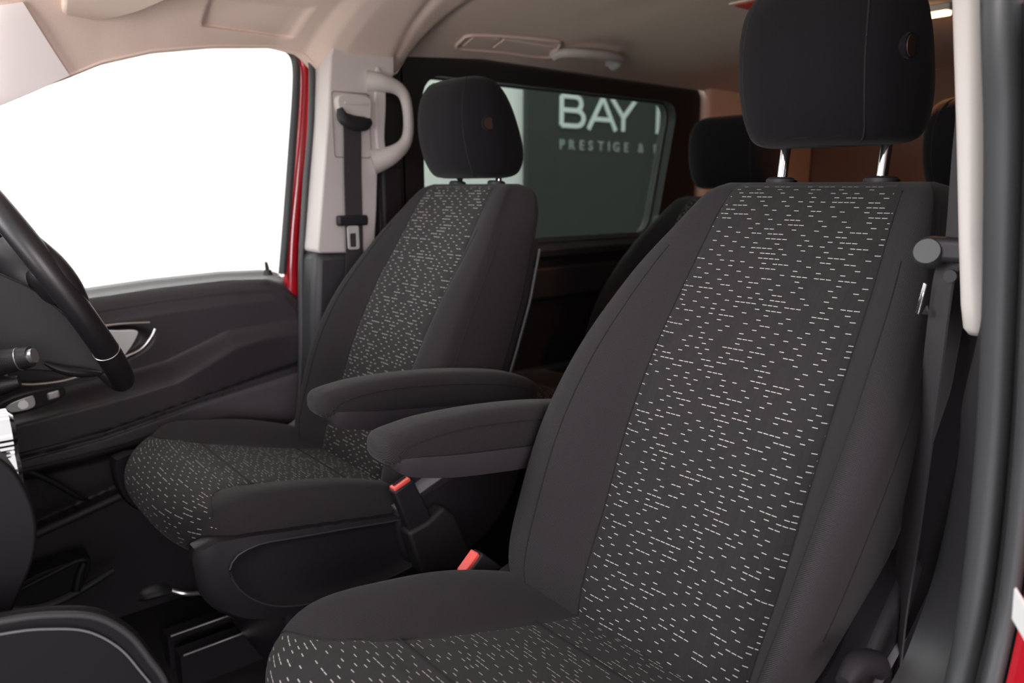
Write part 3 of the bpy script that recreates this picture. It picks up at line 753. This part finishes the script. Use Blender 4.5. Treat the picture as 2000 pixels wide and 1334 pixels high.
# window of the far front door: pane, dark channel, red frame, rubber seal
w1 = struct(tube('window_1', [(.72,.82,1.368),(.751,.82,1.366),(.781,.82,1.358),(.795,.82,1.332),(.792,.82,1.267),(.773,.82,1.127),(.751,.82,.972),(.732,.82,.845)], .0095, 'mid_plastic', None, seg=12, n=8, flat=(1, 1), up=(0, 1, 0)), 'window of the far front door with a dark channel')
pane = [(x, edge(x)+.02) for x in np.linspace(.10, .76, 14)]+[(.79, 1.34), (.79, 1.26), (.75, .96), (.735, .84), (.40, .83), (.1, .80)]
prism('glass', pane, 'y', .832, .836, 'clear_glass', w1)
tube('red_frame', [(.74,.845,1.398),(.79,.845,1.385),(.816,.842,1.352),(.824,.84,1.305),(.812,.84,1.187),(.793,.84,1.068),(.773,.84,.948),(.762,.84,.850),(.758,.84,.78)], [.014,.014,.014,.0135,.0135,.014,.015,.016,.016], 'red_paint', w1, seg=16, n=8, up=(0, 1, 0))
tube('seal', [(.72,.78,1.372),(.765,.78,1.366),(.800,.775,1.352),(.812,.772,1.312),(.801,.77,1.184),(.783,.77,1.068),(.768,.77,.950),(.757,.77,.842),(.745,.77,.644),(.723,.77,.455),(.71,.77,.30)], .0075, 'rubber', w1, seg=14, n=6, up=(0, 1, 0))
# dark jamb behind the seal
struct(prism('trim_7', [(.80,.20),(.835,.84),(.875,1.33),(.845,1.37),(.84,1.37),(.825,1.30),(.80,1.06),(.775,.84),(.75,.60),(.72,.40),(.70,.20)], 'y', .775, .87, 'red_paint'), 'red painted door jamb')
struct(prism('trim_8', [(.717,FL),(.730,.45),(.745,.64),(.754,.80),(.764,.903),(.90,.903),(1.06,.84),(1.06,FL)], 'y', .702, .80, 'mid_plastic', None, .02), 'dark lower cover of the far pillar')

# ------------------------------------------------------------------ far pillar with light trim
pt = [(.85,1.42),(.822,1.335),(.816,1.28),(.808,1.20),(.791,1.08),(.774,.96),(.766,.908),(.772,.900),(.905,.895),(.915,.905),(.925,1.00),(.932,1.10),(.940,1.15),(.945,1.22),(.962,1.28),(.985,1.31),(.99,1.42)]
pp = struct(prism('trim_9', pt, 'y', .695, .80, 'trim_light', None, .022, 6), 'light upper trim of the far pillar')
frame_o = rrect(.818, .915, 1.115, 1.262, .008, n=3); frame_i = rrect(.821, .912, 1.118, 1.259, .007, n=3)
frame('groove', frame_o, frame_i, .6935, .697, 'groove_line', pp)
hs = prism('belt_height_adjuster', cr([(.826,1.250),(.87,1.256),(.905,1.250),(.908,1.225),(.900,1.192),(.865,1.190),(.838,1.205),(.824,1.222)], 3, True), 'y', .672, .695, 'trim_light', pp, .006)
prism('slider', [(.838,1.232),(.897,1.232),(.896,1.238),(.839,1.238)], 'y', .669, .674, 'trim_light', hs, .002)
gh = thing('grab_handle', (.94, .70, 1.2), 'light moulded grab handle on the far pillar beside the belt', 'handle', None)
tube('grip', [(.915,.705,1.290),(.945,.690,1.288),(.985,.682,1.277),(1.005,.68,1.25),(1.010,.68,1.19),(.998,.682,1.150),(.960,.688,1.122),(.92,.705,1.108)], [.026,.021,.0155,.013,.013,.0155,.023,.032], 'trim_light', gh, seg=18, n=8, up=(0, 1, 0))
prism('backing', cr([(.93,1.31),(.955,1.30),(.957,1.24),(.95,1.16),(.955,1.11),(.93,1.10)], 3, True), 'y', .69, .72, 'trim_light', gh, .004)
# dark gap and upright behind the pillar
struct(box('trim_10', .95, 1.06, .765, .83, .80, 1.40, 'black_rubber', bevel=.01), 'black upright between pillar and sliding door window')
struct(box('trim_11', .965, 1.03, .74, .80, .86, 1.10, 'black_plastic', bevel=.012), 'dark column cover below the pillar grab handle')
# far seat belt
sb = thing('seat_belt', (.85, .68, .8), 'dark grey belt hanging down the light far pillar', 'seat belt', 'front seat belts')
ribbon('strap', [(.858,.678,1.205),(.856,.673,1.17),(.852,.672,1.08),(.849,.670,.98),(.847,.672,.88),(.850,.69,.80),(.86,.71,.70)], (.044, 0, 0), .0022, 'webbing', sb)
tube('loop', [(.826,.672,1.222),(.832,.668,1.202),(.855,.667,1.192),(.885,.667,1.191),(.903,.67,1.198)], [.006,.012,.014,.013,.006], 'black_plastic', sb, seg=14, flat=(.6, 1.2))
box('tongue_grip', .806, .882, .660, .678, .962, .986, 'black_plastic', sb, .005)
frame('tongue', rrect(.828, .856, .908, .962, .005, n=3), rrect(.833, .850, .913, .945, .003, n=3), .662, .666, 'silver_plastic', sb)

# ------------------------------------------------------------------ roof fittings
rg = thing('roof_grab_handle', (1.58, .64, 1.41), 'beige folding grab handle on the roof above the sliding door window', 'handle')
tube('grip', [(1.478,.675,1.398),(1.482,.655,1.404),(1.50,.632,1.405),(1.55,.612,1.405),(1.62,.606,1.406),(1.675,.615,1.405),(1.70,.638,1.403),(1.705,.668,1.396)], [.012,.012,.0125,.0125,.0125,.0125,.0145,.016], 'trim_light', rg, seg=16, n=6)
for x in (1.478, 1.70): tube('mount', [(x, .672, 1.42), (x, .672, 1.393)], .015, 'trim_light', rg, seg=16, smooth_path=False)
rv = thing('roof_light_panel', (1.3, .66, 1.41), 'beige rectangular roof panel with slots left of the roof grab handle', 'roof panel')
def onroof(x, y, d=.004): return (x, y, roof_z(x, y)-d)
tube('panel_frame', [onroof(*q) for q in ((1.175,.645),(1.28,.632),(1.42,.616),(1.455,.625),(1.475,.66),(1.487,.698),(1.44,.71),(1.33,.712),(1.20,.712),(1.17,.70),(1.165,.67))], .004, 'headliner', rv, seg=10, n=4, closed=True)
V = [onroof(x, y, .002) for x in (1.185, 1.25, 1.31) for y in (.655, .68, .705)]
for nm, x0, x1 in (('lens', 1.19, 1.27), ('switch_panel', 1.285, 1.46)):
    V = []; F = []
    for x in np.linspace(x0, x1, 6):
        for y in np.linspace(.652, .70, 5): V.append(onroof(x, y, .004)); 
    m_ = len(V)
    for x in np.linspace(x0, x1, 6):
        for y in np.linspace(.652, .70, 5): V.append(onroof(x, y, -.004))
    for i in range(5):
        for j in range(4):
            q = i*5+j; F += [(q, q+1, q+6, q+5), (m_+q, m_+q+5, m_+q+6, m_+q+1)]
    for i in range(5): F += [(i*5, i*5+5, m_+i*5+5, m_+i*5), (i*5+4, i*5+9, m_+i*5+9, m_+i*5+4)]
    for j in range(4): F += [(j, j+1, m_+j+1, m_+j), (25+j, 26+j, m_+26+j, m_+25+j)]
    mk(nm, V, F, 'headliner', rv)
sv = tag(prism('sun_visor', cr([(.262,.48),(.282,.577),(.303,.70),(.325,.733),(.368,.709),(.403,.60),(.417,.464),(.425,.33),(.35,.28),(.28,.35)], 4, True), 'z', 1.352, 1.374, 'headliner', None, .008, loc=(.35, .5, 1.36)), 'grey beige sun visor folded up at the top left corner', 'sun visor')
cl = thing('ceiling_lamp', (2.0, -.09, 1.45), 'glowing white ceiling lamp bar right of the nearest headrest', 'lamp')
LX = 1.62
rl = thing('reading_lamp', (1.6, .17, 1.46), 'small red glowing ceiling lamp left of the nearest headrest', 'lamp')
box('lens', 1.60, 1.66, .13, .19, roof_z(1.62, .16)-.008, roof_z(1.62, .16)+.002, 'lamp_red', rl, .003)
box('housing', 1.59, 1.67, .12, .20, roof_z(1.62, .16)-.004, roof_z(1.62, .16)+.01, 'headliner', rl, .003)
box('housing', 1.980, 2.020, -.135, -.045, 1.456, 1.48, 'trim_light', cl, .004)
box('lens', 1.985, 2.015, -.128, -.055, 1.447, 1.458, 'lamp_warm', cl, .004)

# ------------------------------------------------------------------ near pillar, seals and sill
# light upper trim of the near pillar
rings = []
for z, yi, yo, dxx in ((1.45,-.580,-.612,.004),(1.30,-.597,-.624,.002),(1.215,-.611,-.634,0),(1.10,-.627,-.6475,0),(1.0,-.640,-.658,0),(.94,-.648,-.667,.001),(.918,-.6515,-.670,.004),(.911,-.653,-.669,.014)):
    rings.append([(x+dxx, y, z) for x, y in cr([(.80,yi-.001),(.785,yi+.0),(.777,yi-.004),(.775,(yi+yo)/2),(.776,yo+.004),(.784,yo-.002),(.80,yo-.004),(.88,yo-.004),(.88,yi-.001)], 3, True)])
struct(loft('trim_12', rings, 'trim_light', angle=50), 'light upper trim of the near pillar')
# grey lower cover running into the sill
path = [(.728,-.69,1.30),(.735,-.69,1.18),(.765,-.69,1.04),(.785,-.69,.93),(.80,-.69,.81),(.79,-.69,.69),(.755,-.69,.60),(.69,-.69,.53),(.60,-.69,.49)]
def sheet(name, inner, outer, mat, parent=None, th=.012, n=6, **k):
    A_ = cr(inner, n); B__ = cr(outer, n); rings = []
    for a, b in zip(A_, B__):
        mid = (a+b)/2; d = b-a; d /= np.linalg.norm(d)
        rings.append([a, a*.7+b*.3+np.array((-.004, 0, 0)), a*.3+b*.7+np.array((-.004, 0, 0)), b, b+np.array((th, 0, -th*.2)), a+np.array((th, 0, -th*.2))])
    return loft(name, rings, mat, parent, **k)
inner = [(.79,-.619,1.30),(.79,-.634,1.2),(.79,-.648,1.10),(.788,-.660,1.0),(.787,-.667,.95),(.788,-.664,.90),(.80,-.655,.84),(.806,-.655,.779),(.785,-.655,.674),(.742,-.655,.605),(.704,-.655,.575),(.58,-.655,.51)]
outer = [(.61,-.695,1.30),(.627,-.695,1.18),(.660,-.695,1.10),(.690,-.695,1.0),(.703,-.695,.95),(.715,-.695,.90),(.727,-.695,.84),(.733,-.695,.79),(.739,-.695,.680),(.731,-.695,.584),(.69,-.695,.52),(.57,-.695,.465)]
struct(sheet('trim_13', inner, outer, 'soft_plastic'), 'dark grey lower cover of the near pillar')
s1 = [(.59,-.712,1.30),(.609,-.712,1.175),(.640,-.712,1.095),(.659,-.712,1.037),(.688,-.712,.934),(.711,-.712,.819),(.720,-.712,.694),(.709,-.712,.604),(.67,-.712,.52),(.58,-.712,.46)]
struct(tube('trim_14', s1, .0125, 'rubber', None, seg=18, n=8, up=(0, 1, 0)), 'grey rubber door seal along the near pillar')
s2 = [(.57,-.742,1.30),(.587,-.742,1.166),(.618,-.742,1.095),(.636,-.742,1.038),(.663,-.742,.941),(.689,-.742,.833),(.702,-.742,.714),(.687,-.742,.632),(.655,-.742,.54),(.59,-.742,.46)]
struct(tube('trim_15', s2, .008, 'rubber', None, seg=16, n=8, up=(0, 1, 0)), 'outer rubber seal at the right edge')
# dark channel between the seals and the red sill / body side
ch_i = [(x+.014, -.700, z) for x, y, z in s1[1:]]; ch_o = [(x+.014, -.752, z) for x, y, z in s2[1:]]
struct(sheet('trim_16', ch_i, ch_o, 'black_rubber', None, .02), 'black channel between the near door seals')
rb_i = [(x-.002, -.7525, z) for x, y, z in s2[1:]]; rb_o = [(x-.05, -.83, z-.01) for x, y, z in s2[1:]]
rp = struct(sheet('trim_17', rb_i, rb_o, 'red_paint', None, .02), 'red painted body edge behind the near seals')
struct(box('trim_18', .80, 1.0, -.88, -.765, .10, 1.45, 'red_paint'), 'red outer body behind the near pillar')
lb = mk('body_label', [(.612,-.768,.760),(.592,-.785,.754),(.597,-.785,.728),(.617,-.768,.734),(.608,-.768,.760),(.588,-.785,.754),(.593,-.785,.728),(.613,-.768,.734)], [(0,1,2,3),(4,7,6,5),(0,4,5,1),(1,5,6,2),(2,6,7,3),(3,7,4,0)], 'label_white', rp)

# near seat belt
nb = thing('seat_belt', (.86, -.61, .5), 'dark belt running down beside the nearest seat at the light pillar', 'seat belt', 'front seat belts')
ribbon('strap', [(.805,-.628,1.30),(.802,-.628,1.109),(.800,-.632,.99),(.800,-.625,.961),(.800,-.624,.866),(.800,-.623,.795),(.800,-.621,.69),(.800,-.618,.61),(.800,-.618,.54),(.80,-.617,.42)], (.022, .026, 0), .0022, 'webbing', nb)
tube('stop_button', [(.798,-.612,.985),(.788,-.613,.987),(.780,-.614,.989)], [.0150,.0145,.012], 'mid_plastic', nb, seg=24, up=(0, 0, 1))
box('tongue_grip', .785, .812, -.650, -.602, .978, 1.002, 'black_plastic', nb, .006)
tube('tongue_rivet', [(.792,-.636,.966),(.784,-.636,.966)], .006, 'black_plastic', nb, seg=14, smooth_path=False)
prism('tongue', [(-.6095,.957),(-.6045,.925),(-.608,.924),(-.6128,.955)], 'x', .792, .795, 'chrome', nb, .0008)
prism('tongue', [(-.6145,.934),(-.611,.925),(-.618,.925)], 'x', .792, .795, 'chrome', nb, .0)
tube('anchor', [(.70,-.645,.585),(.685,-.645,.600),(.66,-.64,.606),(.635,-.64,.598)], [.01,.012,.012,.008], 'black_plastic', nb, seg=12)

# ------------------------------------------------------------------ steering wheel and column
tilt = R(27.5); ex = np.array((math.sin(tilt), 0, -math.cos(tilt))); ey = np.array((0, 1, 0)); en = np.array((math.cos(tilt), 0, math.sin(tilt)))
WC = np.array((.178, .405, .914))
sw = thing('steering_wheel', tuple(WC), 'black leather steering wheel cut by the left edge of the photo', 'steering wheel')
def ring_pts(a0, a1, n, r=.190): return [tuple(WC+r*(ex*math.cos(R(a))+ey*math.sin(R(a)))) for a in np.linspace(a0, a1, n)]
tube('rim', ring_pts(-58, -302+0, 46), .0172, 'leather', sw, seg=22, n=2, up=tuple(en))
tube('lower_rim', ring_pts(-57.5, 57.5, 22), .0176, 'leather_dim', sw, seg=22, n=2, up=tuple(en))
for sg_ in (-1, 1): tube('rim_seam', [tuple(WC+.190*(ex*math.cos(R(57.7))+ey*math.sin(R(sg_*57.7)))+.0178*(np.array((ex*math.cos(R(57.7))+ey*math.sin(R(sg_*57.7))))*math.cos(t)+en*math.sin(t))) for t in np.linspace(0, 2*math.pi, 17)[:-1]], .0007, 'satin_metal', sw, seg=6, n=2, closed=True)
hub = []
for d, r in ((-.055, .05), (-.05, .062), (-.02, .072), (.0, .073), (.012, .066), (.018, .05), (.02, .02)):
    hub.append([tuple(WC+en*d+ex*r*math.cos(t)*1.05+ey*r*math.sin(t)) for t in np.linspace(0, 2*math.pi, 33)[:-1]])
hb = loft('hub', hub, 'mid_plastic', sw, angle=50)
tube('emblem', [tuple(WC+en*.018), tuple(WC+en*.023)], .020, 'satin_metal', hb, seg=28, smooth_path=False)
for a in (-90, 90, 0):
    dv = ex*math.cos(R(a))+ey*math.sin(R(a)); sp = tube('spoke', [tuple(WC+dv*.055-en*.01), tuple(WC+dv*.11-en*.012), tuple(WC+dv*.18)], [.03, .022, .016], 'soft_plastic', sw, seg=16, n=5, up=tuple(en), flat=(1, .45))
tube('thumb_grip', [tuple(WC+.186*(ex*math.cos(R(a))+ey*math.sin(R(a)))+en*.008) for a in (-78, -90, -102, -115)], [.008, .0165, .0165, .008], 'leather', sw, seg=16, n=5, up=tuple(en))
# column
sc = thing('steering_column', (.1, .405, .80), 'dark steering column cover with stalks left of the steering wheel', 'steering column')
col_ = []
for d, h, wd in ((-.30, .06, .07), (-.20, .07, .085), (-.10, .075, .09), (-.07, .07, .085), (-.058, .05, .06)):
    c = WC+en*d-np.array((0, 0, .015)); col_.append([tuple(c+ex*h*math.copysign(abs(math.cos(t))**.7, math.cos(t))+ey*wd*math.copysign(abs(math.sin(t))**.7, math.sin(t))) for t in np.linspace(0, 2*math.pi, 33)[:-1]])
loft('column_cover', col_, 'black_plastic', sc, angle=50)
fin = cr([(.02,.93),(.09,.945),(.135,.925),(.165,.90),(.20,.855),(.232,.795),(.222,.776),(.18,.788),(.12,.80),(.04,.80)], 4, True)
prism('lower_shroud', fin, 'y', .30, .33, 'soft_plastic', sc, .012, 4)
st = tube('stalk', [(.03,.27,.81),(.07,.235,.825),(.10,.21,.832),(.128,.19,.838)], [.016,.017,.016,.013], 'leather_dim', sc, seg=18)
tube('stalk_ring', [(.1155,.198,.8355),(.1165,.1975,.8357)], .0150, 'satin_metal', st, seg=18, smooth_path=False)
tube('stalk_tip', [(.126,.191,.8385),(.132,.187,.840)], .0095, 'satin_metal', st, seg=18, smooth_path=False)
tube('lower_stalk', [(.02,.26,.785),(.07,.23,.795),(.115,.215,.803)], [.014,.016,.008], 'leather_dim', sc, seg=14)
tube('paddle', [(.155,.29,.808),(.175,.285,.796),(.20,.285,.788),(.222,.29,.782)], [.004,.011,.012,.006], 'leather_dim', sc, seg=14, flat=(1, .6))

# ------------------------------------------------------------------ dashboard
db = thing('dashboard', (0, 0, FL), 'dark dashboard with chrome ringed air vents at the lower left corner', 'dashboard')
prism('console_side', cr([(-.35,.86),(.02,.835),(.055,.81),(.072,.782),(.080,.741),(.074,.70),(.052,.655),(.03,.60),(-.02,.45),(-.35,.40)], 4, True), 'y', -.115, .12, 'console_plastic', db, .012, 4)
prism('dash_body', cr([(-.35,.93),(-.05,.92),(.04,.88),(.055,.80),(.02,.72),(-.02,.50),(-.35,.45)], 4, True), 'y', .125, .86, 'black_plastic', db, .01, 4)
prism('binnacle', cr([(-.1,.93),(-.02,1.00),(.05,1.01),(.075,.985),(.06,.93),(.0,.90)], 4, True), 'y', .24, .60, 'black_plastic', db, .012, 4)
gp = cr([(-.30,.715),(-.1,.705),(.0,.699),(.04,.694),(.081,.684),(.112,.669),(.136,.641),(.151,.608),(.164,.572),(.172,.50),(.14,.42),(-.30,.40)], 4, True)
gl = prism('side_panel', gp, 'y', -.20, -.188, 'console_plastic', db, .006, 4)
tube('panel_edge', [(x, -.200, z) for x, z in ((-.2,.706),(-.05,.7),(.04,.689),(.079,.679),(.108,.6645),(.131,.638),(.146,.606),(.159,.57),(.166,.50))], .0034, 'mid_plastic', gl, seg=12, n=6)
tube('panel_lip', [(x, -.204, z) for x, z in ((-.2,.697),(-.05,.691),(.036,.680),(.072,.670),(.099,.656),(.121,.631),(.136,.601),(.149,.566),(.156,.50))], .0011, 'grey_plastic', gl, seg=8, n=6)
for zc_, rr_ in ((.808, .026), (.772, .030)):
    vt = tube('air_vent', [(.035, -.045, zc_), (.062, -.055, zc_)], rr_*.62, 'black_plastic', db, seg=32, smooth_path=False)
    V = []; F = []; nn_ = 64
    for k, (dx_, ro) in enumerate(((0, .8), (.004, 1), (.016, 1), (.020, .84), (.018, .66), (.002, .66))):
        for i in range(nn_):
            t = 2*math.pi*i/nn_; r_ = rr_*ro*(1+(.035 if (i % 2 and ro == 1) else 0)); V.append((.058+dx_, -.05+r_*math.cos(t), zc_+r_*math.sin(t)))
    for k in range(6):
        for i in range(nn_):
            j = (i+1) % nn_; k2 = (k+1) % 6; F.append((k*nn_+i, k*nn_+j, k2*nn_+j, k2*nn_+i))
    mk('vent_ring', V, F, 'chrome', vt, angle=20)
